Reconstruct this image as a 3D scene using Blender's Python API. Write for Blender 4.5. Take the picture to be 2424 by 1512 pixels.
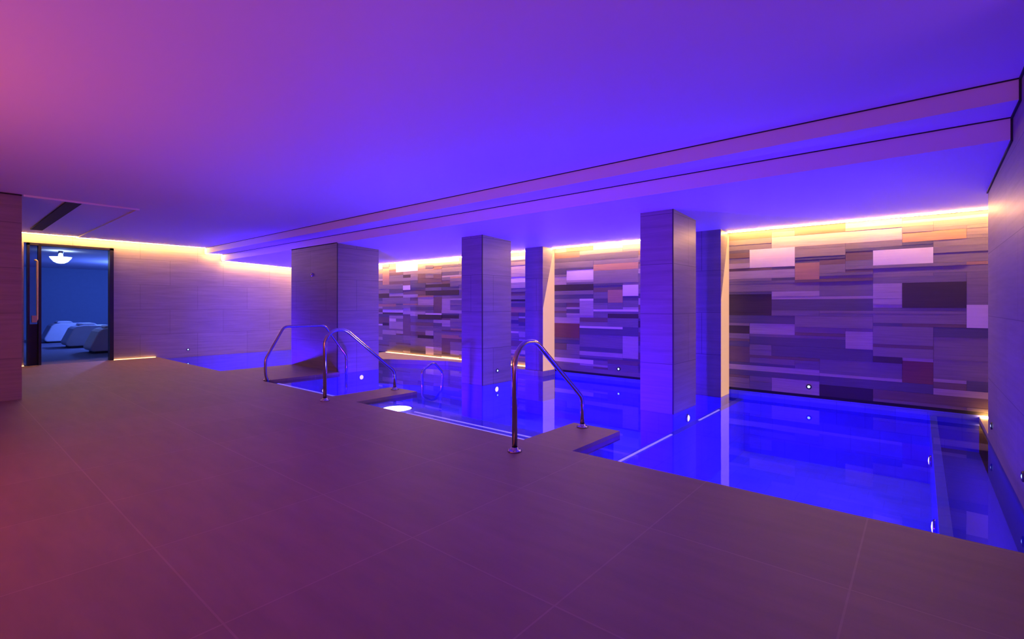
import bpy, bmesh, math, random
from mathutils import Vector
random.seed(7)
PI = math.pi
for o in list(bpy.data.objects): bpy.data.objects.remove(o)
scene = bpy.context.scene
COL = scene.collection

# world axes: u = along the pool (world Y), v = across the room (world X), z = up
def P(u, v, z): return Vector((v, u, z))

# ---------------------------------------------------------------- camera
CAMH = 1.25
cam_d = bpy.data.cameras.new('camera')
cam_d.sensor_width = 36.0
cam_d.lens = 1154.5 / 2424 * 36
cam_d.shift_y = -33 / 2424
cam_d.clip_start = 0.02
cam = bpy.data.objects.new('camera', cam_d); COL.objects.link(cam)
cam.location = P(0, 0, CAMH)
cam.rotation_euler = (math.radians(90), 0, math.radians(-50.02))
scene.camera = cam

# ---------------------------------------------------------------- view, world
scene.view_settings.view_transform = 'Standard'
scene.view_settings.look = 'None'
scene.view_settings.gamma = 1.0
scene.view_settings.exposure = 0.0
scene.view_settings.use_curve_mapping = False
w = bpy.data.worlds.new('world'); scene.world = w; w.use_nodes = True
w.node_tree.nodes['Background'].inputs[0].default_value = (0.03, 0.012, 0.06, 1)
w.node_tree.nodes['Background'].inputs[1].default_value = 0.15
scene.cycles.max_bounces = 8
scene.cycles.transparent_max_bounces = 12
scene.cycles.use_denoising = True
scene.cycles.sample_clamp_indirect = 6.0

# ---------------------------------------------------------------- lights
def look_quat(d): return Vector(d).to_track_quat('-Z', 'Y').to_euler()
def lamp(kind, name, loc, d, energy, color, size=0.1, size_y=None, spot=None, blend=0.5, spread=None):
    L = bpy.data.lights.new(name, kind); L.energy = energy; L.color = color
    if kind == 'AREA':
        L.size = size
        if size_y: L.shape = 'RECTANGLE'; L.size_y = size_y
        if spread: L.spread = math.radians(spread)
    else:
        L.shadow_soft_size = size
        if kind == 'SPOT': L.spot_size = math.radians(spot); L.spot_blend = blend
    o = bpy.data.objects.new(name, L); COL.objects.link(o)
    o.location = loc; o.rotation_euler = look_quat(P(*d)); return o
BLUE = (0.06, 0.004, 1.0); VIOLET = (0.34, 0.10, 1.0); RED = (1.0, 0.17, 0.09)
# unseen red lamps to the left, violet fill lights added behind the viewpoint
lamp('POINT', 'unseen_red_lamp', P(4.6, -1.5, 1.25), (0, 0, -1), 135, RED, 0.25)
lamp('AREA', 'red_wall_washer', P(2.2, -2.8, 0.8), (0.25, 1, -0.15), 18, RED, 1.6, 0.8)
lamp('AREA', 'violet_fill', P(0.6, -1.2, 0.25), (0.1, 0.25, 1), 34, VIOLET, 2.4, 0.8)
lamp('AREA', 'violet_fill_far', P(-2.2, 2.6, 0.25), (0.3, 0.1, 1), 14, VIOLET, 1.4, 0.8)
# underwater pool lamps (their fittings are built further down at the same spots): u, v, z, direction, watts
POOL_LAMPS = [
    (0.90, 3.552, -0.32, (0, 1, 0), 110, 'round underwater light in the near pool wall, right of the nearest handrail'),
    (3.60, 4.082, -0.34, (0, 1, 0), 420, 'round underwater light in the step below the deck edge, left of the nearest handrail'),
    (5.618, 4.20, -0.20, (-1, 0, 0), 200, 'underwater light on the side of the second deck spur'),
    (7.30, 4.452, -0.60, (0, 1, 0), 420, 'round underwater light in the face of the far pool steps'),
    (8.355, 4.62, -0.30, (-1, 0, 0), 200, 'underwater light on the side of the wide deck spur by the farthest handrail'),
    (11.5, 3.552, -0.30, (0, 1, 0), 600, 'round underwater light under the deck edge near the doorway'),
    (5.418, 6.05, -0.14, (-1, 0, 0), 240, 'underwater light low on the side of the middle column'),
    (8.448, 5.45, -0.16, (-1, 0, 0), 240, 'underwater light low on the side of the widest column'),
    (2.248, 6.10, -0.16, (-1, 0, 0), 60, 'underwater light low on the side of the nearest column'),
    (-0.078, 4.22, -0.20, (1, 0, 0), 300, 'round underwater light in the right pool wall, nearer the deck'),
    (-0.078, 6.0, -0.20, (1, 0, 0), 260, 'round underwater light in the right pool wall, nearer the plank wall')]
for (u, v, z, d, wt, s_) in POOL_LAMPS:
    c = P(u, v, z) + P(*d) * 0.06
    if d[1]: lamp('SPOT', 'pool_lamp', c, (d[0], d[1], 0.20), wt * 1.7, BLUE, 0.05, spot=162, blend=0.7)
    else:
        lamp('SPOT', 'pool_lamp', c, (d[0], 0, -0.12), wt * 1.6, BLUE, 0.03, spot=52, blend=0.9)
        lamp('SPOT', 'pool_lamp_spill', c, (d[0], 0, 0.1), wt * .35, BLUE, 0.05, spot=160, blend=0.8)
lamp('AREA', 'gutter_fill', P(-0.47, 5.5, -0.055), (0.8, 0, -1), 12, BLUE, 3.6, 0.03)  # unseen blue fill added to lift the gutter water
lamp('SPOT', 'pool_uplight', P(5.15, 3.84, -0.035), (-0.25, -.2, 1), 120, BLUE, 0.10, spot=150, blend=0.8)
# blue relaxation room
lamp('POINT', 'lounge_room_lamp', P(20.0, 4.6, 2.3), (0, 0, -1), 420, (0.10, 0.20, 1.0), 0.15)

# ---------------------------------------------------------------- materials
def nmat(name):
    m = bpy.data.materials.new(name); m.use_nodes = True
    nt = m.node_tree; b = nt.nodes['Principled BSDF']; return m, nt, b
def simple(name, col, rough=0.5, metal=0.0, emit=None, es=0.0, var=0.0, vs=8.0):
    m, nt, b = nmat(name)
    b.inputs['Base Color'].default_value = (*col, 1)
    b.inputs['Roughness'].default_value = rough
    b.inputs['Metallic'].default_value = metal
    if emit: b.inputs['Emission Color'].default_value = (*emit, 1); b.inputs['Emission Strength'].default_value = es
    if var:
        n = nt.nodes.new('ShaderNodeTexNoise'); n.inputs['Scale'].default_value = vs
        g = nt.nodes.new('ShaderNodeNewGeometry'); nt.links.new(g.outputs['Position'], n.inputs['Vector'])
        mx = nt.nodes.new('ShaderNodeMix'); mx.data_type = 'RGBA'
        nt.links.new(n.outputs['Fac'], mx.inputs[0])
        mx.inputs[6].default_value = tuple(c * (1 - var) for c in col) + (1,)
        mx.inputs[7].default_value = tuple(min(1, c * (1 + var)) for c in col) + (1,)
        nt.links.new(mx.outputs[2], b.inputs['Base Color'])
    return m
def vec_expr(nt, kind):
    g = nt.nodes.new('ShaderNodeNewGeometry'); s = nt.nodes.new('ShaderNodeSeparateXYZ')
    nt.links.new(g.outputs['Position'], s.inputs[0])
    c = nt.nodes.new('ShaderNodeCombineXYZ')
    if kind == 'wall':
        a = nt.nodes.new('ShaderNodeMath'); a.operation = 'ADD'
        nt.links.new(s.outputs[0], a.inputs[0]); nt.links.new(s.outputs[1], a.inputs[1])
        nt.links.new(a.outputs[0], c.inputs[0]); nt.links.new(s.outputs[2], c.inputs[1])
    else:
        nt.links.new(s.outputs[1], c.inputs[0]); nt.links.new(s.outputs[0], c.inputs[1])
    return g, c
def panel_mat(name, col, joint, bw, bh, kind='wall', offx=0.0, offy=0.0, offset=0.5, rough=0.5, grain=(1.2, 1.2, 22), mortar=0.004, var=0.16, bump=0.05):
    m, nt, b = nmat(name)
    g, c = vec_expr(nt, kind)
    ad = nt.nodes.new('ShaderNodeVectorMath'); ad.operation = 'ADD'; ad.inputs[1].default_value = (offx, offy, 0)
    nt.links.new(c.outputs[0], ad.inputs[0])
    br = nt.nodes.new('ShaderNodeTexBrick'); br.offset = offset; br.squash = 1
    nt.links.new(ad.outputs[0], br.inputs['Vector'])
    br.inputs['Scale'].default_value = 1; br.inputs['Brick Width'].default_value = bw; br.inputs['Row Height'].default_value = bh
    br.inputs['Mortar Size'].default_value = mortar; br.inputs['Mortar Smooth'].default_value = 0.3; br.inputs['Bias'].default_value = 0
    br.inputs['Color1'].default_value = tuple(x * 0.94 for x in col) + (1,)
    br.inputs['Color2'].default_value = tuple(min(1, x * 1.05) for x in col) + (1,)
    br.inputs['Mortar'].default_value = (*joint, 1)
    mp = nt.nodes.new('ShaderNodeMapping'); mp.inputs['Scale'].default_value = grain
    nt.links.new(g.outputs['Position'], mp.inputs['Vector'])
    n = nt.nodes.new('ShaderNodeTexNoise'); n.inputs['Scale'].default_value = 1.0; n.inputs['Detail'].default_value = 6; n.inputs['Roughness'].default_value = 0.6
    nt.links.new(mp.outputs[0], n.inputs['Vector'])
    mr = nt.nodes.new('ShaderNodeMapRange'); mr.inputs[1].default_value = 0.3; mr.inputs[2].default_value = 0.7
    mr.inputs[3].default_value = 1 - var; mr.inputs[4].default_value = 1 + var
    nt.links.new(n.outputs['Fac'], mr.inputs[0])
    mx = nt.nodes.new('ShaderNodeMix'); mx.data_type = 'RGBA'; mx.blend_type = 'MULTIPLY'; mx.inputs[0].default_value = 1
    nt.links.new(br.outputs['Color'], mx.inputs[6]); nt.links.new(mr.outputs[0], mx.inputs[7])
    nt.links.new(mx.outputs[2], b.inputs['Base Color'])
    b.inputs['Roughness'].default_value = rough
    bp = nt.nodes.new('ShaderNodeBump'); bp.inputs['Strength'].default_value = bump; bp.inputs['Distance'].default_value = 0.01
    nt.links.new(n.outputs['Fac'], bp.inputs['Height']); nt.links.new(bp.outputs[0], b.inputs['Normal'])
    return m
M = {}
M['deck'] = panel_mat('deck_tile', (0.215, 0.135, 0.115), (0.27, 0.175, 0.15), 0.93, 0.93, 'floor', offx=0.69, offy=0.19, offset=0.0, rough=0.55, grain=(9, 1.6, 2), mortar=0.005, var=0.10)
M['stone'] = panel_mat('stone_cladding', (0.225, 0.19, 0.175), (0.10, 0.085, 0.08), 1.2, 0.6, 'wall', offy=0.05, rough=0.45)
M['stone_end'] = panel_mat('stone_cladding_end', (0.36, 0.30, 0.26), (0.22, 0.18, 0.16), 1.2, 0.6, 'wall', offy=0.05, rough=0.5, var=0.15)
M['stone_dark'] = panel_mat('stone_cladding_dark', (0.24, 0.20, 0.19), (0.12, 0.10, 0.10), 1.2, 0.6, 'wall', offy=0.05, rough=0.5)
M['ceiling'] = simple('satin_ceiling', (0.76, 0.75, 0.76), 0.5); M['ceiling'].node_tree.nodes['Principled BSDF'].inputs['Specular IOR Level'].default_value = 0.25
M['black'] = simple('shadow_gap', (0.015, 0.013, 0.02), 0.7)
M['edge_strip'] = simple('corner_strip', (0.03, 0.025, 0.03), 0.5)
M['steel'] = simple('polished_steel', (0.50, 0.46, 0.47), 0.18, 1.0)
M['brass'] = simple('brushed_brass', (0.85, 0.60, 0.25), 0.4, 0.6)
M['frame'] = simple('dark_frame', (0.02, 0.017, 0.018), 0.4)
M['plaster'] = simple('plaster', (0.55, 0.52, 0.52), 0.7, var=0.05)
M['lounge_wall'] = simple('lounge_paint', (0.22, 0.30, 0.42), 0.8, var=0.05)
M['lounge_ceil'] = simple('lounge_ceiling', (0.62, 0.62, 0.75), 0.8)
M['lounge_floor'] = simple('lounge_carpet', (0.18, 0.17, 0.22), 0.9, var=0.2, vs=30)
M['fabric'] = simple('white_fabric', (0.72, 0.72, 0.74), 0.9, var=0.05)
M['lounge_base'] = simple('lounger_base', (0.10, 0.09, 0.10), 0.6)
M['nosing'] = simple('glowing_nosing', (0.88, 0.88, 0.90), 0.4, emit=(0.34, 0.25, 1.0), es=1.5)
M['pool_tile'] = panel_mat('pool_tile', (0.16, 0.20, 0.90), (0.13, 0.16, 0.84), 0.3, 0.3, 'floor', rough=0.4, grain=(3, 3, 3), var=0.1, mortar=0.006)
M['pool_wall_tile'] = panel_mat('pool_wall_tile', (0.13, 0.16, 0.84), (0.10, 0.13, 0.76), 0.3, 0.3, 'wall', rough=0.4, grain=(3, 3, 3), var=0.1, mortar=0.006)
M['gutter'] = simple('gutter_liner', (0.02, 0.03, 0.20), 0.5)
M['warm_led'] = simple('warm_led', (0.9, 0.8, 0.6), 0.5, emit=(1.0, 0.50, 0.13), es=200)
M['warm_led_soft'] = simple('warm_led_soft', (0.9, 0.8, 0.6), 0.5, emit=(1.0, 0.50, 0.17), es=7)
M['side_light_glow'] = simple('side_light_glow', (0.25, 0.2, 0.15), 0.6, emit=(1.0, 0.50, 0.19), es=0.68)  # emission standing for the warm light on the pier sides
M['cool_lens'] = simple('cool_lens', (0.8, 0.9, 1), 0.3, emit=(0.35, 0.60, 1.0), es=2.6)
M['pool_lens'] = simple('pool_lens', (0.8, 0.8, 1), 0.3, emit=(0.40, 0.32, 1.0), es=7.0)
M['uplight_lens'] = simple('uplight_lens', (0.8, 0.8, 1), 0.3, emit=(0.62, 0.60, 1.0), es=14.0)
M['shade_glow'] = simple('lamp_bowl', (0.9, 0.95, 1), 0.4, emit=(0.55, 0.75, 1.0), es=4.0)
def glass_mat():
    m, nt, b = nmat('door_glass')
    nt.nodes.remove(b); out = nt.nodes['Material Output']
    t = nt.nodes.new('ShaderNodeBsdfTransparent'); t.inputs[0].default_value = (0.75, 0.8, 0.85, 1)
    g = nt.nodes.new('ShaderNodeBsdfGlossy'); g.inputs['Roughness'].default_value = 0.02
    f = nt.nodes.new('ShaderNodeFresnel'); f.inputs[0].default_value = 1.5
    x = nt.nodes.new('ShaderNodeMixShader')
    nt.links.new(f.outputs[0], x.inputs[0]); nt.links.new(t.outputs[0], x.inputs[1]); nt.links.new(g.outputs[0], x.inputs[2])
    nt.links.new(x.outputs[0], out.inputs[0]); return m
M['glass'] = glass_mat()
def water_mat():
    m, nt, b = nmat('pool_water')
    nt.nodes.remove(b); out = nt.nodes['Material Output']
    t = nt.nodes.new('ShaderNodeBsdfTransparent'); t.inputs[0].default_value = (0.58, 0.60, 1.0, 1)
    g = nt.nodes.new('ShaderNodeBsdfGlossy'); g.inputs['Roughness'].default_value = 0.0
    f = nt.nodes.new('ShaderNodeLayerWeight'); f.inputs['Blend'].default_value = 0.5
    geo = nt.nodes.new('ShaderNodeNewGeometry')
    n = nt.nodes.new('ShaderNodeTexNoise'); n.inputs['Scale'].default_value = 1.3; n.inputs['Detail'].default_value = 1.5
    nt.links.new(geo.outputs['Position'], n.inputs['Vector'])
    bp = nt.nodes.new('ShaderNodeBump'); bp.inputs['Strength'].default_value = 0.06; bp.inputs['Distance'].default_value = 0.02
    nt.links.new(n.outputs['Fac'], bp.inputs['Height'])
    nt.links.new(bp.outputs[0], g.inputs['Normal']); nt.links.new(bp.outputs[0], f.inputs['Normal'])
    pw = nt.nodes.new('ShaderNodeMath'); pw.operation = 'POWER'; pw.inputs[1].default_value = 4.6
    nt.links.new(f.outputs['Facing'], pw.inputs[0])
    ma = nt.nodes.new('ShaderNodeMath'); ma.operation = 'MULTIPLY_ADD'; ma.inputs[1].default_value = 0.97; ma.inputs[2].default_value = 0.03
    nt.links.new(pw.outputs[0], ma.inputs[0])
    x = nt.nodes.new('ShaderNodeMixShader')
    nt.links.new(ma.outputs[0], x.inputs[0]); nt.links.new(t.outputs[0], x.inputs[1]); nt.links.new(g.outputs[0], x.inputs[2])
    nt.links.new(x.outputs[0], out.inputs[0]); return m
M['water'] = water_mat()
TC = dict(cream=(.72, .63, .50), light=(.42, .345, .29), taupe=(.235, .195, .165), grey=(.185, .16, .155), brown=(.165, .11, .08), tan=(.42, .25, .12),
          dark=(.05, .036, .03), black=(.012, .010, .012), red=(.20, .07, .045), slate=(.10, .09, .11))
for k, c in TC.items():
    M['t_' + k] = panel_mat('plank_' + k, c, c, 50, 50, 'wall', rough=0.45, grain=(2.5, 2.5, 55), mortar=0.0, var=0.13 if k != 'cream' else 0.04, bump=0.08)

# ---------------------------------------------------------------- mesh helpers
def bm_box(bm, u0, u1, v0, v1, z0, z1, mi=0):
    vs = [bm.verts.new(P(u, v, z)) for z in (z0, z1) for (u, v) in ((u0, v0), (u1, v0), (u1, v1), (u0, v1))]
    for q in ((0, 1, 2, 3), (7, 6, 5, 4), (0, 4, 5, 1), (1, 5, 6, 2), (2, 6, 7, 3), (3, 7, 4, 0)):
        bm.faces.new([vs[i] for i in q]).material_index = mi
def bm_prism(bm, pts, z0, z1, mi=0):          # pts (u, v)
    lo = [bm.verts.new(P(u, v, z0)) for u, v in pts]; hi = [bm.verts.new(P(u, v, z1)) for u, v in pts]
    bm.faces.new(lo).material_index = mi; bm.faces.new(hi[::-1]).material_index = mi
    for i in range(len(pts)):
        j = (i + 1) % len(pts); bm.faces.new([lo[i], hi[i], hi[j], lo[j]]).material_index = mi
def bm_profile(bm, prof, u0, u1, mi=0):       # prof (v, z) extruded along u
    a = [bm.verts.new(P(u0, v, z)) for v, z in prof]; b = [bm.verts.new(P(u1, v, z)) for v, z in prof]
    bm.faces.new(a).material_index = mi; bm.faces.new(b[::-1]).material_index = mi
    for i in range(len(prof)):
        j = (i + 1) % len(prof); bm.faces.new([a[i], b[i], b[j], a[j]]).material_index = mi
def bm_tube(bm, pts, r, seg=14, caps=True):
    pts = [Vector(p) for p in pts]; rings = []
    t0 = (pts[1] - pts[0]).normalized()
    ref = Vector((0, 0, 1)) if abs(t0.z) < 0.9 else Vector((1, 0, 0))
    n = t0.cross(ref).normalized()
    for i, p in enumerate(pts):
        t = ((pts[min(i + 1, len(pts) - 1)] - p).normalized() + (p - pts[max(i - 1, 0)]).normalized()).normalized() if 0 < i < len(pts) - 1 else ((pts[1] - pts[0]) if i == 0 else (pts[-1] - pts[-2])).normalized()
        n = (n - t * n.dot(t)).normalized(); b = t.cross(n)
        rings.append([bm.verts.new(p + n * r * math.cos(a) + b * r * math.sin(a)) for a in [2 * PI * k / seg for k in range(seg)]])
    for a, b in zip(rings, rings[1:]):
        for k in range(seg):
            f = bm.faces.new([a[k], a[(k + 1) % seg], b[(k + 1) % seg], b[k]]); f.smooth = True
    if caps: bm.faces.new(rings[0][::-1]); bm.faces.new(rings[-1])
def bm_lathe(bm, c, axis, prof, seg=24):      # prof (radius, height along axis)
    axis = Vector(axis).normalized(); ref = Vector((0, 0, 1)) if abs(axis.z) < 0.9 else Vector((1, 0, 0))
    n = axis.cross(ref).normalized(); b = axis.cross(n); c = Vector(c); rings = []
    for r, h in prof:
        if r < 1e-6: rings.append([bm.verts.new(c + axis * h)]); continue
        rings.append([bm.verts.new(c + axis * h + (n * math.cos(a) + b * math.sin(a)) * r) for a in [2 * PI * k / seg for k in range(seg)]])
    for A, B in zip(rings, rings[1:]):
        for k in range(seg):
            k2 = (k + 1) % seg
            if len(A) == 1 and len(B) == 1: continue
            if len(A) == 1: f = bm.faces.new([A[0], B[k2], B[k]])
            elif len(B) == 1: f = bm.faces.new([A[k], A[k2], B[0]])
            else: f = bm.faces.new([A[k], A[k2], B[k2], B[k]])
            f.smooth = True
def fillet(pts, r, n=7):
    pts = [Vector(p) for p in pts]; out = [pts[0]]
    for i in range(1, len(pts) - 1):
        a, p, b = pts[i - 1], pts[i], pts[i + 1]
        d1 = (a - p); d2 = (b - p); rr = min(r, d1.length * .48, d2.length * .48)
        q1 = p + d1.normalized() * rr; q2 = p + d2.normalized() * rr
        for k in range(n + 1):
            t = k / n; out.append(q1 * (1 - t) ** 2 + p * 2 * t * (1 - t) + q2 * t * t)
    out.append(pts[-1]); return out
def obj(name, bm, mats, parent=None, bevel=0.0, origin=None):
    bmesh.ops.recalc_face_normals(bm, faces=bm.faces)
    if origin is not None:
        bmesh.ops.translate(bm, verts=bm.verts, vec=-Vector(origin))
    me = bpy.data.meshes.new(name); bm.to_mesh(me); bm.free()
    for m in (mats if isinstance(mats, (list, tuple)) else [mats]): me.materials.append(M[m] if isinstance(m, str) else m)
    o = bpy.data.objects.new(name, me); COL.objects.link(o)
    if origin is not None: o.location = origin
    if parent: o.parent = parent
    if bevel:
        md = o.modifiers.new('bevel', 'BEVEL'); md.width = bevel; md.segments = 2; md.limit_method = 'ANGLE'
    return o
def struct(name, bm, mats, **k):
    o = obj(name, bm, mats, **k); o['kind'] = 'structure'; return o
def tag(o, label, cat, group=None, kind=None):
    o['label'] = label; o['category'] = cat
    if group: o['group'] = group
    if kind: o['kind'] = kind
    return o
def thing(name, loc, label, cat, group=None):
    o = bpy.data.objects.new(name, None); COL.objects.link(o); o.location = loc; o.empty_display_size = 0.1
    return tag(o, label, cat, group)
def local(o, loc):                             # shift a part's mesh so that it sits under a moved parent
    o.data.transform(__import__('mathutils').Matrix.Translation(-Vector(loc))); return o

# ---------------------------------------------------------------- measurements of the room
VE = 3.55        # pool edge
VB = 7.54        # back (mosaic) wall
UE = 14.2        # end wall with the door
WZ = -0.04       # water level
PB = -0.85       # pool bottom
def ceil_z(v):
    if v < 4.55: return 2.73
    if v < 4.94: return 2.59
    return 2.43 - (v - 4.94) * 0.0462

# ---------------------------------------------------------------- floor
bm = bmesh.new()
bm_box(bm, -3.0, UE, -3.0, VE, -0.09, 0.0)
bm_box(bm, 2.30, 2.84, VE, 4.42, -0.09, 0.0)
bm_box(bm, 5.62, 6.22, VE, 4.55, -0.09, 0.0)
bm_box(bm, 8.36, 10.25, VE, 4.94, -0.09, 0.0)
struct('floor', bm, 'deck')
bm = bmesh.new(); bm_box(bm, UE + .005, 25.2, -1.6, 7.0, -0.09, 0.0); struct('floor', bm, 'lounge_floor')

# ---------------------------------------------------------------- pool basin
bm = bmesh.new()
bm_box(bm, -0.10, UE, VE - 0.1, VB + 0.3, PB - 0.1, PB, 0)
struct('floor_pool', bm, 'pool_tile')
bm = bmesh.new()
bm_box(bm, -0.10, UE, VE - 0.12, VE - 0.001, PB, -0.09)
bm_box(bm, 2.34, 2.80, VE, 4.36, PB, -0.09); bm_box(bm, 5.66, 6.18, VE, 4.50, PB, -0.09); bm_box(bm, 8.40, 10.2, VE, 4.94, PB, -0.09)
bm_box(bm, -0.60, UE, VB + .02, VB + 0.3, PB, 0.06)
bm_box(bm, UE - 0.02, UE + 0.1, VE, VB, PB, -0.05)
struct('wall_pool', bm, 'pool_wall_tile')
bm = bmesh.new(); bm_box(bm, -0.14, -0.08, VE, VB + .02, PB, WZ - 0.004)
o = struct('wall_pool_right', bm, 'pool_wall_tile')
bm = bmesh.new(); bm_box(bm, -0.50, -0.14, VE - .1, VB + .02, -0.45, -0.40); bm_box(bm, -0.52, -0.50, VE - .1, VB + .02, -0.45, WZ - .01)
struct('floor_gutter', bm, 'gutter')

# ---------------------------------------------------------------- back wall with plank mosaic
NX = 46; NZ = 60; CW = 0.2845; CH = 0.0375; U0 = 2.165
explicit = [(1, 3, 46, 53, 'cream'), (6, 8, 45, 50, 'cream'), (3, 4, 41, 47, 'tan'), (0, 2, 29, 36, 'dark'), (7, 9, 31, 39, 'dark'), (4, 6, 35, 40, 'grey'), (6, 7, 32, 34, 'light'), (9, 11, 25, 32, 'cream'), (1, 3, 21, 25, 'light'), (1, 5, 17, 20, 'slate'), (2, 6, 13, 17, 'slate'), (5, 6, 17, 23, 'light'), (6, 8, 19, 25, 'taupe'), (7, 8, 7, 14, 'red'), (4, 8, 4, 8, 'slate'), (4, 6, 0, 4, 'black'), (2, 4, 0, 5, 'light'), (0, 4, 5, 7, 'slate'), (9, 11, 32, 40, 'taupe'), (8, 10, 45, 48, 'taupe'), (2, 6, 30, 34, 'slate'), (0, 3, 25, 28, 'slate'), (3, 6, 24, 28, 'taupe'), (6, 9, 26, 29, 'taupe'), (8, 10, 15, 22, 'taupe'), (6, 10, 42, 44, 'taupe'), (6, 9, 39, 41, 'grey'), (4, 7, 8, 13, 'grey'), (0, 1, 21, 24, 'dark'), (0, 1, 10, 16, 'brown'), (7, 9, 52, 55, 'tan'), (6, 10, 1, 4, 'brown'), (0, 3, 42, 45, 'light'), (0, 4, 37, 40, 'taupe'), (2, 6, 34, 36, 'light'), (2, 7, 53, 57, 'light'), (8, 10, 9, 15, 'taupe'), (6, 8, 15, 18, 'taupe'),
    (-10, -8, 44, 49, 'cream'), (-6, -5, 36, 41, 'cream'), (-7, -6, 33, 39, 'tan'), (-9, -8, 27, 34, 'light'), (-8, -5, 29, 30, 'cream'), (-11, -9, 16, 23, 'red'), (-6, -5, 8, 18, 'light'), (-11, -8, 35, 37, 'slate'), (-7, -5, 26, 28, 'dark'), (-9, -5, 18, 21, 'slate'), (-11, -9, 23, 26, 'light'), (-7, -5, 22, 26, 'grey'), (-9, -6, 12, 18, 'grey'), (-8, -5, 42, 48, 'taupe'),
    (-30, -29, 46, 57, 'tan'), (-28, -25, 54, 60, 'cream'), (-22, -21, 29, 36, 'light'), (-25, -23, 32, 37, 'light'), (-23, -22, 27, 37, 'brown'), (-24, -23, 1, 6, 'cream'), (-22, -21, 2, 12, 'brown'), (-29, -27, 16, 21, 'light'), (-24, -20, 38, 41, 'dark'), (-30, -26, 33, 37, 'taupe'), (-27, -26, 12, 26, 'brown'), (-25, -22, 23, 26, 'dark'), (-22, -21, 19, 21, 'light'), (-30, -27, 7, 12, 'grey'), (-26, -23, 6, 11, 'taupe')]
tnames = list(TC.keys())
occ = {}
tiles = []
def put(i0, i1, k0, k1, c):
    for i in range(i0, i1):
        for k in range(k0, k1):
            if (i, k) in occ: return False
    for i in range(i0, i1):
        for k in range(k0, k1): occ[(i, k)] = 1
    tiles.append((i0, i1, k0, k1, c)); return True
for i0, i1, k0, k1, c in explicit:
    k0 = max(0, k0); k1 = min(NZ, k1)
    while k1 > k0 and not put(i0, i1, k0, k1, c):
        if (i0, k0) in occ or (i1 - 1, k0) in occ: k0 += 1
        else: k1 -= 1
bag = ['taupe'] * 8 + ['grey'] * 6 + ['light'] * 5 + ['brown'] * 5 + ['slate'] * 4 + ['dark'] * 1 + ['cream'] * 1 + ['tan'] * 1
rnd = random.Random(21)
for k in range(NZ):
    for i in range(-42, 12):
        if (i, k) in occ: continue
        n = rnd.choice((1, 2, 2, 3, 4, 5)); h = rnd.choice((1, 1, 2, 2, 2, 3)); e = 0
        while e < n and (i + e, k) not in occ and i + e < 12: e += 1
        while h > 1 and any((i + a, k + h - 1) in occ or k + h > NZ for a in range(e)): h -= 1
        put(i, i + e, k, k + h, rnd.choice(bag))
bm = bmesh.new()
Z0 = 0.06
for i0, i1, k0, k1, c in tiles:
    d = rnd.uniform(0.0, 0.008)
    bm_box(bm, U0 - i1 * CW + .0007, U0 - i0 * CW - .0007, VB - d, VB + 0.02, Z0 + k0 * CH + .0007, Z0 + k1 * CH - .0007, tnames.index(c))
nb = len(tnames)
bm_box(bm, -1.3, UE, VB + 0.015, VB + 0.25, 0.02, 2.42, nb)
struct('wall_back', bm, ['t_' + k for k in tnames] + ['black'])

# ---------------------------------------------------------------- other walls
bm = bmesh.new()                                                     # end wall with the door opening
bm_box(bm, UE, UE + 0.15, -3.0, 1.24, 0, 2.80); bm_box(bm, UE, UE + 0.15, 2.70, VB + .25, -0.05, 2.80)
bm_box(bm, UE, UE + 0.15, 1.24, 2.70, 2.56, 2.80)
struct('wall_end', bm, 'stone_end')
bm = bmesh.new(); bm_box(bm, 9.20, UE, -1.0, 0.785, 0, 2.79); struct('wall_left', bm, 'stone_dark')
bm = bmesh.new(); bm_box(bm, -0.75, -0.50, 3.30, 6.60, WZ - .01, 2.74); struct('wall_right', bm, 'stone')
bm = bmesh.new(); bm_box(bm, -3.0, -0.75, 3.55, 3.75, 0, 2.75); struct('wall_right_return', bm, 'plaster')
bm = bmesh.new(); bm_box(bm, -1.30, -1.20, 6.4, 7.8, -0.05, 2.5); bm_box(bm, -1.3, -.75, 6.35, 6.45, -.05, 2.5); struct('wall_niche', bm, 'stone')
bm = bmesh.new(); bm_box(bm, -1.25, -0.50, 6.60, VB + .02, -0.45, 0.0); struct('floor_niche', bm, 'stone_end')
bm = bmesh.new(); bm_box(bm, -3.1, UE, -3.1, -3.0, 0, 2.8); struct('wall_front', bm, 'plaster')
bm = bmesh.new(); bm_box(bm, -3.1, -3.0, -3.0, 3.75, 0, 2.8); struct('wall_near', bm, 'plaster')

# ---------------------------------------------------------------- ceiling with its two steps and recess
bm = bmesh.new()
bm_profile(bm, [(-3.0, 2.73), (4.55, 2.73), (4.55, 2.59), (4.94, 2.59), (4.94, 2.43), (7.85, ceil_z(7.85)), (7.85, 3.0), (-3.0, 3.0)], -1.4, 9.20)
bm_profile(bm, [(2.06, 2.73), (4.55, 2.73), (4.55, 2.59), (4.94, 2.59), (4.94, 2.43), (7.85, ceil_z(7.85)), (7.85, 3.0), (2.06, 3.0)], 9.20, UE + .15)
bm_profile(bm, [(-3.0, 2.747), (2.06, 2.747), (2.06, 3.0), (-3.0, 3.0)], 9.20, UE + .15)
bm_profile(bm, [(-3.0, 2.73), (3.8, 2.73), (3.8, 3.0), (-3.0, 3.0)], -3.1, -1.4)
struct('ceiling', bm, 'ceiling')
def trim(name, boxes, mat='black'):
    bm = bmesh.new()
    for b in boxes: bm_box(bm, *b)
    struct(name, bm, mat)
trim('gap_shade_1', [(-0.49, UE - .03, 4.543, 4.551, 2.722, 2.731)])  # black strips stand in for the shade in the ceiling joint gaps
trim('gap_shade_2', [(-0.49, UE - .03, 4.933, 4.941, 2.582, 2.591)])
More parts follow.
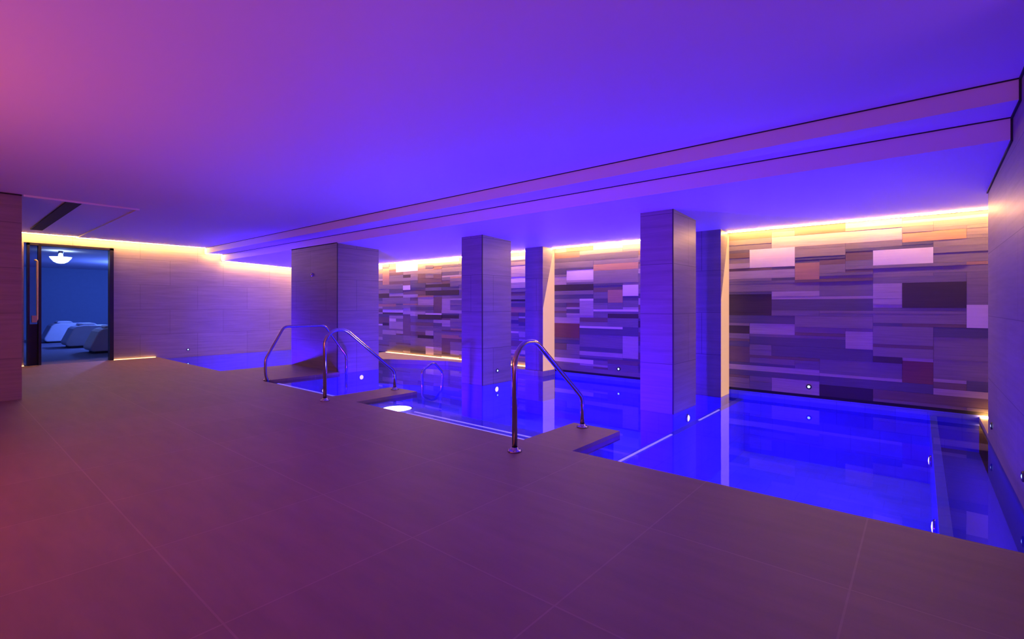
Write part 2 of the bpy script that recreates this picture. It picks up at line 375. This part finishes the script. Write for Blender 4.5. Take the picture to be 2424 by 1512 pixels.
trim('gap_shade_3', [(-0.50, -0.488, 3.3, 4.55, 2.715, 2.731), (-0.50, -0.488, 4.54, 4.56, 2.575, 2.731), (-0.50, -0.488, 4.55, 4.94, 2.575, 2.591), (-0.50, -0.488, 4.93, 4.95, 2.415, 2.591)])
bm = bmesh.new(); bm_profile(bm, [(4.94, 2.43), (6.6, ceil_z(6.6)), (6.6, ceil_z(6.6) - .015), (4.94, 2.415)], -0.50, -0.488); struct('gap_shade_4', bm, 'black')
trim('trim_6', [(9.17, 9.205, 0.80, 2.06, 2.705, 2.729)], 'ceiling')
trim('gap_shade_5', [(9.186, 9.20, -1.0, 0.785, 2.712, 2.729)])
# dark linear slot diffuser in the recessed ceiling
bm = bmesh.new(); bm_box(bm, 9.25, 13.3, 1.25, 1.42, 2.730, 2.7465)
slot = tag(obj('slot_diffuser', bm, 'black'), 'long dark linear air slot in the recessed ceiling leading towards the door', 'air vent')

# ---------------------------------------------------------------- columns and piers
def column(name, u0, u1, v0, v1, zt, label, cat, group, strips=True, z0=PB, light=None):
    base = P((u0 + u1) / 2, (v0 + v1) / 2, 0)
    t = thing(name, base, label, cat, group)
    zs = max(z0, WZ - .012)
    bm = bmesh.new(); bm_box(bm, u0, u1, v0, v1, zs, zt)
    local(obj('stone_cladding', bm, 'stone', t, bevel=0.004), base)
    if z0 < zs:
        bm = bmesh.new(); bm_box(bm, u0 + .004, u1 - .004, v0 + .004, v1 - .004, z0, zs)
        local(obj('underwater_plinth', bm, 'pool_wall_tile', t), base)
    if strips:
        bm = bmesh.new(); bm_box(bm, u0 - .002, u0 + .012, v0 - .002, v0 + .012, WZ, zt - 0.01)
        local(obj('corner_strip', bm, 'edge_strip', t), base)
    if light:                                  # warm light on the pier side put in as emission, narrowing towards the ceiling
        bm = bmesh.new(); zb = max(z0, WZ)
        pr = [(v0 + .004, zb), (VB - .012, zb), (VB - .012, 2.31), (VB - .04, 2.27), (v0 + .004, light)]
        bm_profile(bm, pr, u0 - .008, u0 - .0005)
        local(obj('painted_side_light', bm, 'side_light_glow', t), base)
    return t
G = 'stone clad columns standing in the pool'
column('column', 2.25, 2.67, 5.66, 6.42, ceil_z(5.66) + .02, 'nearest square stone-clad column rising from the pool water, in front of a wall pier', 'column', G)
column('column', 5.42, 5.90, 5.72, 6.44, ceil_z(5.72) + .02, 'middle stone-clad column in the pool, with a tiny spotlight low on its side', 'column', G)
column('column', 8.45, 10.28, 4.94, 5.86, ceil_z(4.94) + .02, 'widest and farthest stone-clad column, beside the far handrail', 'column', G)
Gp = 'shallow piers on the plank wall'
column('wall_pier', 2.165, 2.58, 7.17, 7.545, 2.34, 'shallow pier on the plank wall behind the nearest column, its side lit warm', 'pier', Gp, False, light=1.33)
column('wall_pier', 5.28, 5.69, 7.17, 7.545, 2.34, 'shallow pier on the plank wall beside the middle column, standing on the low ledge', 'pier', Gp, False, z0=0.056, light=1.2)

# low ledge along the far part of the plank wall
bm = bmesh.new(); bm_prism(bm, [(5.265, 7.15), (7.8, 7.165), (9.4, 6.45), (10.6, 6.0), (10.6, VB + .01), (5.27, VB + .01)], -0.5, 0.055)
tag(obj('ledge', bm, 'stone_end', bevel=0.004), 'low stone ledge just above the water under the far plank wall, lit warm', 'ledge')

# submerged dividing wall and nosings
bm = bmesh.new(); bm_box(bm, 1.96, 2.04, VE, VB, PB, -0.10)
t = obj('submerged_wall', bm, 'pool_wall_tile'); tag(t, 'submerged dividing wall crossing the pool beneath the nearest column', 'pool wall')
bm = bmesh.new(); bm_box(bm, 1.988, 2.008, VE + .25, 4.98, -0.10, -0.094); obj('nosing_strip', bm, 'nosing', t)
bm = bmesh.new(); bm_box(bm, 1.988, 2.008, 5.80, 6.55, -0.10, -0.094); obj('nosing_strip', bm, 'nosing', t)
t = thing('pool_steps', P(7.2, 3.6, 0), 'submerged pool steps between the two far handrails with pale nosing strips', 'pool steps')
for k, (va, vb, zz) in enumerate(((VE, 3.80, -0.07), (3.80, 4.12, -0.22), (4.12, 4.45, -0.38))):
    bm = bmesh.new(); bm_box(bm, 6.22, 8.36, va, vb, PB, zz); s = local(obj('step', bm, 'pool_tile', t), t.location)
    bm = bmesh.new(); bm_box(bm, 6.24, 8.34, vb - .035, vb - .01, zz, zz + .006); n = obj('nosing_strip', bm, 'nosing', s); local(n, t.location)
t = thing('pool_steps', P(4.2, 3.6, 0), 'submerged pool steps along the deck edge between the two near handrails, nosings glowing', 'pool steps')
for k, (va, vb, zz) in enumerate(((VE, 3.78, -0.062), (3.78, 4.08, -0.0665))):
    bm = bmesh.new(); bm_box(bm, 2.845, 4.93, va, vb, PB, zz); bm_box(bm, 4.93, 5.37, va, vb, PB, -.082); bm_box(bm, 5.37, 5.615, va, vb, PB, zz); s = local(obj('step', bm, 'pool_tile', t), t.location)
    bm = bmesh.new(); bm_box(bm, 2.86, 4.80, (3.715, 3.84)[k], (3.735, 3.86)[k], zz, zz + .006); n = obj('nosing_strip', bm, 'nosing', s); local(n, t.location)

# ---------------------------------------------------------------- water
bm = bmesh.new()
vs = [bm.verts.new(P(u, v, WZ)) for u, v in ((-0.50, VE), (UE, VE), (UE, VB + .018), (-0.50, VB + .018))]
bm.faces.new(vs)
tag(obj('pool_water', bm, 'water'), 'still blue-lit pool water reflecting the plank wall and columns', 'water', kind='stuff')

# ---------------------------------------------------------------- warm led strips
def led(boxes, label, mat='warm_led', prof=None):
    bm = bmesh.new()
    for b in boxes: bm_box(bm, *b)
    if prof: bm_profile(bm, *prof)
    return tag(obj('led_strip', bm, mat), label, 'led strip')
zc = ceil_z(VB) - .001
led([(-1.19, 2.165, VB - .105, VB - .085, zc - .004, zc + .002), (2.58, 5.28, VB - .105, VB - .085, zc - .004, zc + .002), (5.69, UE - .02, VB - .105, VB - .085, zc - .004, zc + .002)],
    'long warm led strip along the top of the plank mosaic wall')
def endprof():
    top = [(0.79, 2.775), (2.05, 2.775), (2.05, 2.728), (4.545, 2.728), (4.545, 2.588), (4.935, 2.588), (4.935, 2.428), (7.5, ceil_z(7.5) - .002)]
    return top + [(v, z - .018) for v, z in top[::-1]]
bm = bmesh.new()
for a, b, z in ((0.79, 2.05, 2.745), (2.05, 4.54, 2.727), (4.55, 4.93, 2.587)): bm_box(bm, UE - .105, UE - .085, a, b, z - .004, z)
bm_profile(bm, [(4.95, 2.428), (7.5, ceil_z(7.5) - .002), (7.5, ceil_z(7.5) - .006), (4.95, 2.424)], UE - .105, UE - .085)
tag(obj('led_strip', bm, 'warm_led'), 'warm led strip along the stepped top of the far wall above the doorway', 'led strip')
led([(UE - .03, UE - .005, 0.80, 1.24, 0.0, 0.007)], 'short warm led strip at the foot of the far wall, left of the doorway', 'warm_led_soft')
led([(UE - .03, UE - .005, 2.70, 3.50, 0.0, 0.007)], 'warm led strip at the foot of the far wall, right of the doorway', 'warm_led_soft')
led([(5.70, 10.5, VB - .050, VB - .009, 0.056, 0.064)], 'warm led strip at the back of the low ledge under the plank wall', 'warm_led_soft')
led([(-1.18, -0.515, VB - .025, VB - .009, 0.001, 0.010)], 'short warm led strip on the floor of the corner niche beside the right wall', 'warm_led')

# ---------------------------------------------------------------- handrails
def rail(label, u, v0, v1, zlow=0.30, base_low=0.0, flange_low=True, flip=False):
    t = thing('handrail', P(u, v0, 0), label, 'handrail', 'steel pool handrails')
    pts = [(v0, 0.0), (v0, 0.80), (v0 + .115, .925), (v0 + .30, .925), (v1, zlow), (v1, base_low)]
    bm = bmesh.new(); bm_tube(bm, fillet([P(u, v, z) for v, z in pts], 0.075), 0.0235, 18)
    local(obj('rail_tube', bm, 'steel', t), t.location)
    for i, v in enumerate((v0, v1) if flange_low else (v0,)):
        bm = bmesh.new(); bm_lathe(bm, P(u, v, 0), (0, 0, 1), [(0.0, 0.0), (0.062, 0.0), (0.062, 0.010), (0.050, 0.016), (0.034, 0.018), (0.034, 0.034), (0.026, 0.038)], 28)
        fl = local(obj('base_flange', bm, 'steel', t), t.location)
        for k in range(4):
            bm = bmesh.new(); a = PI / 4 + k * PI / 2; bm_lathe(bm, P(u, v, 0.010) + Vector((math.cos(a), math.sin(a), 0)) * .049, (0, 0, 1), [(0.008, 0), (0.008, .009), (0.0, .012)], 10)
            local(obj('bolt', bm, 'steel', fl), t.location)
    return t
rail('nearest polished steel handrail, on the short deck spur at the pool edge', 2.67, 3.22, 4.31)
rail('middle steel handrail on the second deck spur, a lit edge strip in front', 6.00, 3.33, 4.44, zlow=0.27)
t = thing('handrail', P(8.33, 3.58, 0), 'farthest steel handrail, sloping at both ends, in front of the widest column', 'handrail', 'steel pool handrails')
bm = bmesh.new()
bm_tube(bm, fillet([P(8.33, v, z) for v, z in ((3.62, -0.04), (3.57, .10), (3.57, .36), (3.88, .89), (4.62, .89), (5.06, .30), (5.06, -0.3))], 0.07), 0.0215, 18)
local(obj('rail_tube', bm, 'steel', t), t.location)
bm = bmesh.new(); bm_lathe(bm, P(8.40, 3.62, 0), (0, 0, 1), [(0.0, 0.0), (0.055, 0.0), (0.055, 0.012), (0.03, 0.016), (0.03, 0.03), (0.0, .03)], 24)
local(obj('base_flange', bm, 'steel', t), t.location)
t = thing('grab_rail', P(6.32, 5.25, 0), 'small bent steel grab rail standing in the water left of the middle column', 'grab rail')
bm = bmesh.new()
bm_tube(bm, fillet([P(6.32, v, z) for v, z in ((5.27, -0.7), (5.22, .17), (5.42, .27), (5.50, .27), (5.68, .10), (5.60, -0.7))], 0.06), 0.019, 16)
local(obj('rail_tube', bm, 'steel', t), t.location)

# ---------------------------------------------------------------- small recessed spotlights on the walls
def spot(u, v, z, d, label, r=0.017):
    c = P(u, v, z); t = thing('recessed_spotlight', c, label, 'spotlight', 'small recessed spotlights just above the water')
    bm = bmesh.new(); bm_lathe(bm, (0, 0, 0), P(*d), [(r * 2.0, 0.0), (r * 2.0, .006), (r * 1.7, .010), (r * 1.05, .010), (r * 1.0, .004)], 24)
    obj('rim', bm, 'edge_strip', t)
    bm = bmesh.new(); bm_lathe(bm, (0, 0, 0), P(*d), [(r, .003), (r * .8, .009), (0, .012)], 20)
    obj('lens', bm, 'cool_lens', t)
spot(1.146, VB - .009, .167, (0, -1, 0), 'small cool spotlight low on the right-hand bay of the plank wall')
spot(3.945, VB - .009, .170, (0, -1, 0), 'small cool spotlight low on the plank wall between the middle and nearest columns')
spot(-0.498, 6.236, .15, (1, 0, 0), 'small cool spotlight low on the right wall near its far corner')
spot(-0.498, 4.448, .167, (1, 0, 0), 'small cool spotlight low on the right wall at the picture edge')
spot(5.418, 6.08, .164, (-1, 0, 0), 'small cool spotlight low on the side of the middle column')
spot(UE - .002, 4.186, .139, (-1, 0, 0), 'small cool spotlight low on the far wall right of the doorway')
c = P(9.375, 4.938, 1.87); t = thing('wall_sensor', c, 'tiny round fitting high on the front of the widest column', 'sensor')
bm = bmesh.new(); bm_lathe(bm, (0, 0, 0), P(0, -1, 0), [(0.035, 0), (0.035, .02), (.02, .03), (0, .03)], 20); obj('housing', bm, 'steel', t)

# ---------------------------------------------------------------- underwater lamp fittings
def uw(u, v, z, d, label, r=0.085):
    c = P(u, v, z); t = thing('underwater_light', c, label, 'pool light', 'round underwater pool lights')
    bm = bmesh.new(); bm_lathe(bm, (0, 0, 0), P(*d), [(0, 0), (r * 1.25, 0.0), (r * 1.25, .012), (r * 1.02, .02)], 28); obj('rim', bm, 'steel', t)
    bm = bmesh.new(); bm_lathe(bm, (0, 0, 0), P(*d), [(r, .014), (r * .7, .024), (0, .028)], 24); obj('lens', bm, 'pool_lens', t)
for (u, v, z, d, wt, s_) in POOL_LAMPS: uw(u, v, z, d, s_, 0.042)
c = P(5.15, 3.84, -0.0815); t = thing('underwater_light', c, 'large bright white underwater uplight at the deck edge beside the middle handrail', 'pool light')
bm = bmesh.new(); bm_lathe(bm, (0, 0, 0), (0, 0, 1), [(0, 0), (.21, 0.0), (.21, .010), (.19, .014), (.188, .010)], 36); obj('rim', bm, 'steel', t)
bm = bmesh.new(); bm_lathe(bm, (0, 0, 0), (0, 0, 1), [(.187, .010), (.12, .020), (0, .024)], 36); obj('lens', bm, 'uplight_lens', t)

# ---------------------------------------------------------------- doorway to the relaxation room
t = thing('door_1', P(UE, 1.97, 0), 'x', 'door'); del t['label']; del t['category']; t['kind'] = 'structure'
def dpart(name, boxes, mat, parent=t):
    bm = bmesh.new()
    for b in boxes: bm_box(bm, *b)
    return local(obj(name, bm, mat, parent), t.location)
dpart('door_frame', [(UE - .03, UE + .16, 1.29, 1.325, 0, 2.56), (UE - .03, UE + .16, 2.63, 2.70, 0, 2.56), (UE - .03, UE + .16, 1.29, 2.70, 2.51, 2.56), (UE - .03, UE + .16, 1.455, 1.50, 0, 2.53)], 'frame')
gp = dpart('glass_pane', [(UE + .06, UE + .075, 1.325, 1.455, 0.0, 2.51)], 'glass')
lw = dpart('kick_panel', [(UE + .04, UE + .06, 1.325, 1.455, 0.0, 0.86)], 'frame')
bm = bmesh.new()
bm_tube(bm, fillet([P(UE + .055, 1.41, 2.20), P(UE - .05, 1.41, 2.20), P(UE - .05, 1.435, 2.18), P(UE - .05, 1.435, 0.95), P(UE + .055, 1.41, 0.92)], 0.03), 0.016, 12)
bm_box(bm, UE - .07, UE + .04, 1.355, 1.43, 0.90, 1.04)
local(obj('door_handle', bm, 'brass', t), t.location)

# relaxation room shell
bm = bmesh.new(); bm_box(bm, 25.0, 25.1, -1.6, 7.0, 0, 2.9); struct('wall_lounge_back', bm, 'lounge_wall')
bm = bmesh.new(); bm_box(bm, UE + .15, 25.0, -1.7, -1.6, 0, 2.9); struct('wall_lounge_left', bm, 'lounge_wall')
bm = bmesh.new(); bm_box(bm, UE + .15, 25.0, 7.0, 7.1, 0, 2.9); struct('wall_lounge_right', bm, 'lounge_wall')
bm = bmesh.new(); bm_box(bm, UE + .15, 25.0, -1.6, 7.0, 2.66, 2.76); struct('ceiling', bm, 'lounge_ceil')

def lounger(u, v, label, s=1.0):
    t = thing('lounger', P(u, v, 0), label, 'lounger', 'white loungers in the blue room')
    bm = bmesh.new(); bm_box(bm, -.38, .38, .10, 1.75, 0, .05); obj('base', bm, 'lounge_base', t, bevel=.01)
    prof = [(0.0, .10), (-.01, .16), (.16, .56), (.24, .63), (.40, .66), (1.05, .64), (1.30, .52), (1.75, .40), (1.86, .30), (1.86, .05), (.05, .05)]
    bm = bmesh.new(); bm_profile(bm, prof, -.46, .46); obj('mattress', bm, 'fabric', t, bevel=.04)
    bm = bmesh.new(); bm_profile(bm, [(.30, .66), (.36, .72), (.66, .72), (.74, .66)], -.30, .30); obj('pillow', bm, 'fabric', t, bevel=.025)
lounger(16.9, 2.66, 'white cushioned lounger nearest the doorway in the blue room')
lounger(19.6, 2.55, 'white cushioned lounger in the blue room, second from the doorway')
lounger(22.6, 2.42, 'white cushioned lounger farthest from the doorway in the blue room')
t = thing('ceiling_lamp', P(17.0, 2.16, 2.66), 'white glowing bowl lamp on the ceiling of the blue room', 'lamp')
bm = bmesh.new(); bm_lathe(bm, (0, 0, 0), (0, 0, -1), [(0.05, 0), (0.05, .14), (0, .14)], 20); obj('stem', bm, 'steel', t)
bm = bmesh.new(); bm_lathe(bm, (0, 0, -.16), (0, 0, -1), [(0.22, 0.0), (0.20, .04), (0.14, .12), (0.07, .16), (0, .17)], 32); obj('lamp_bowl', bm, 'shade_glow', t)
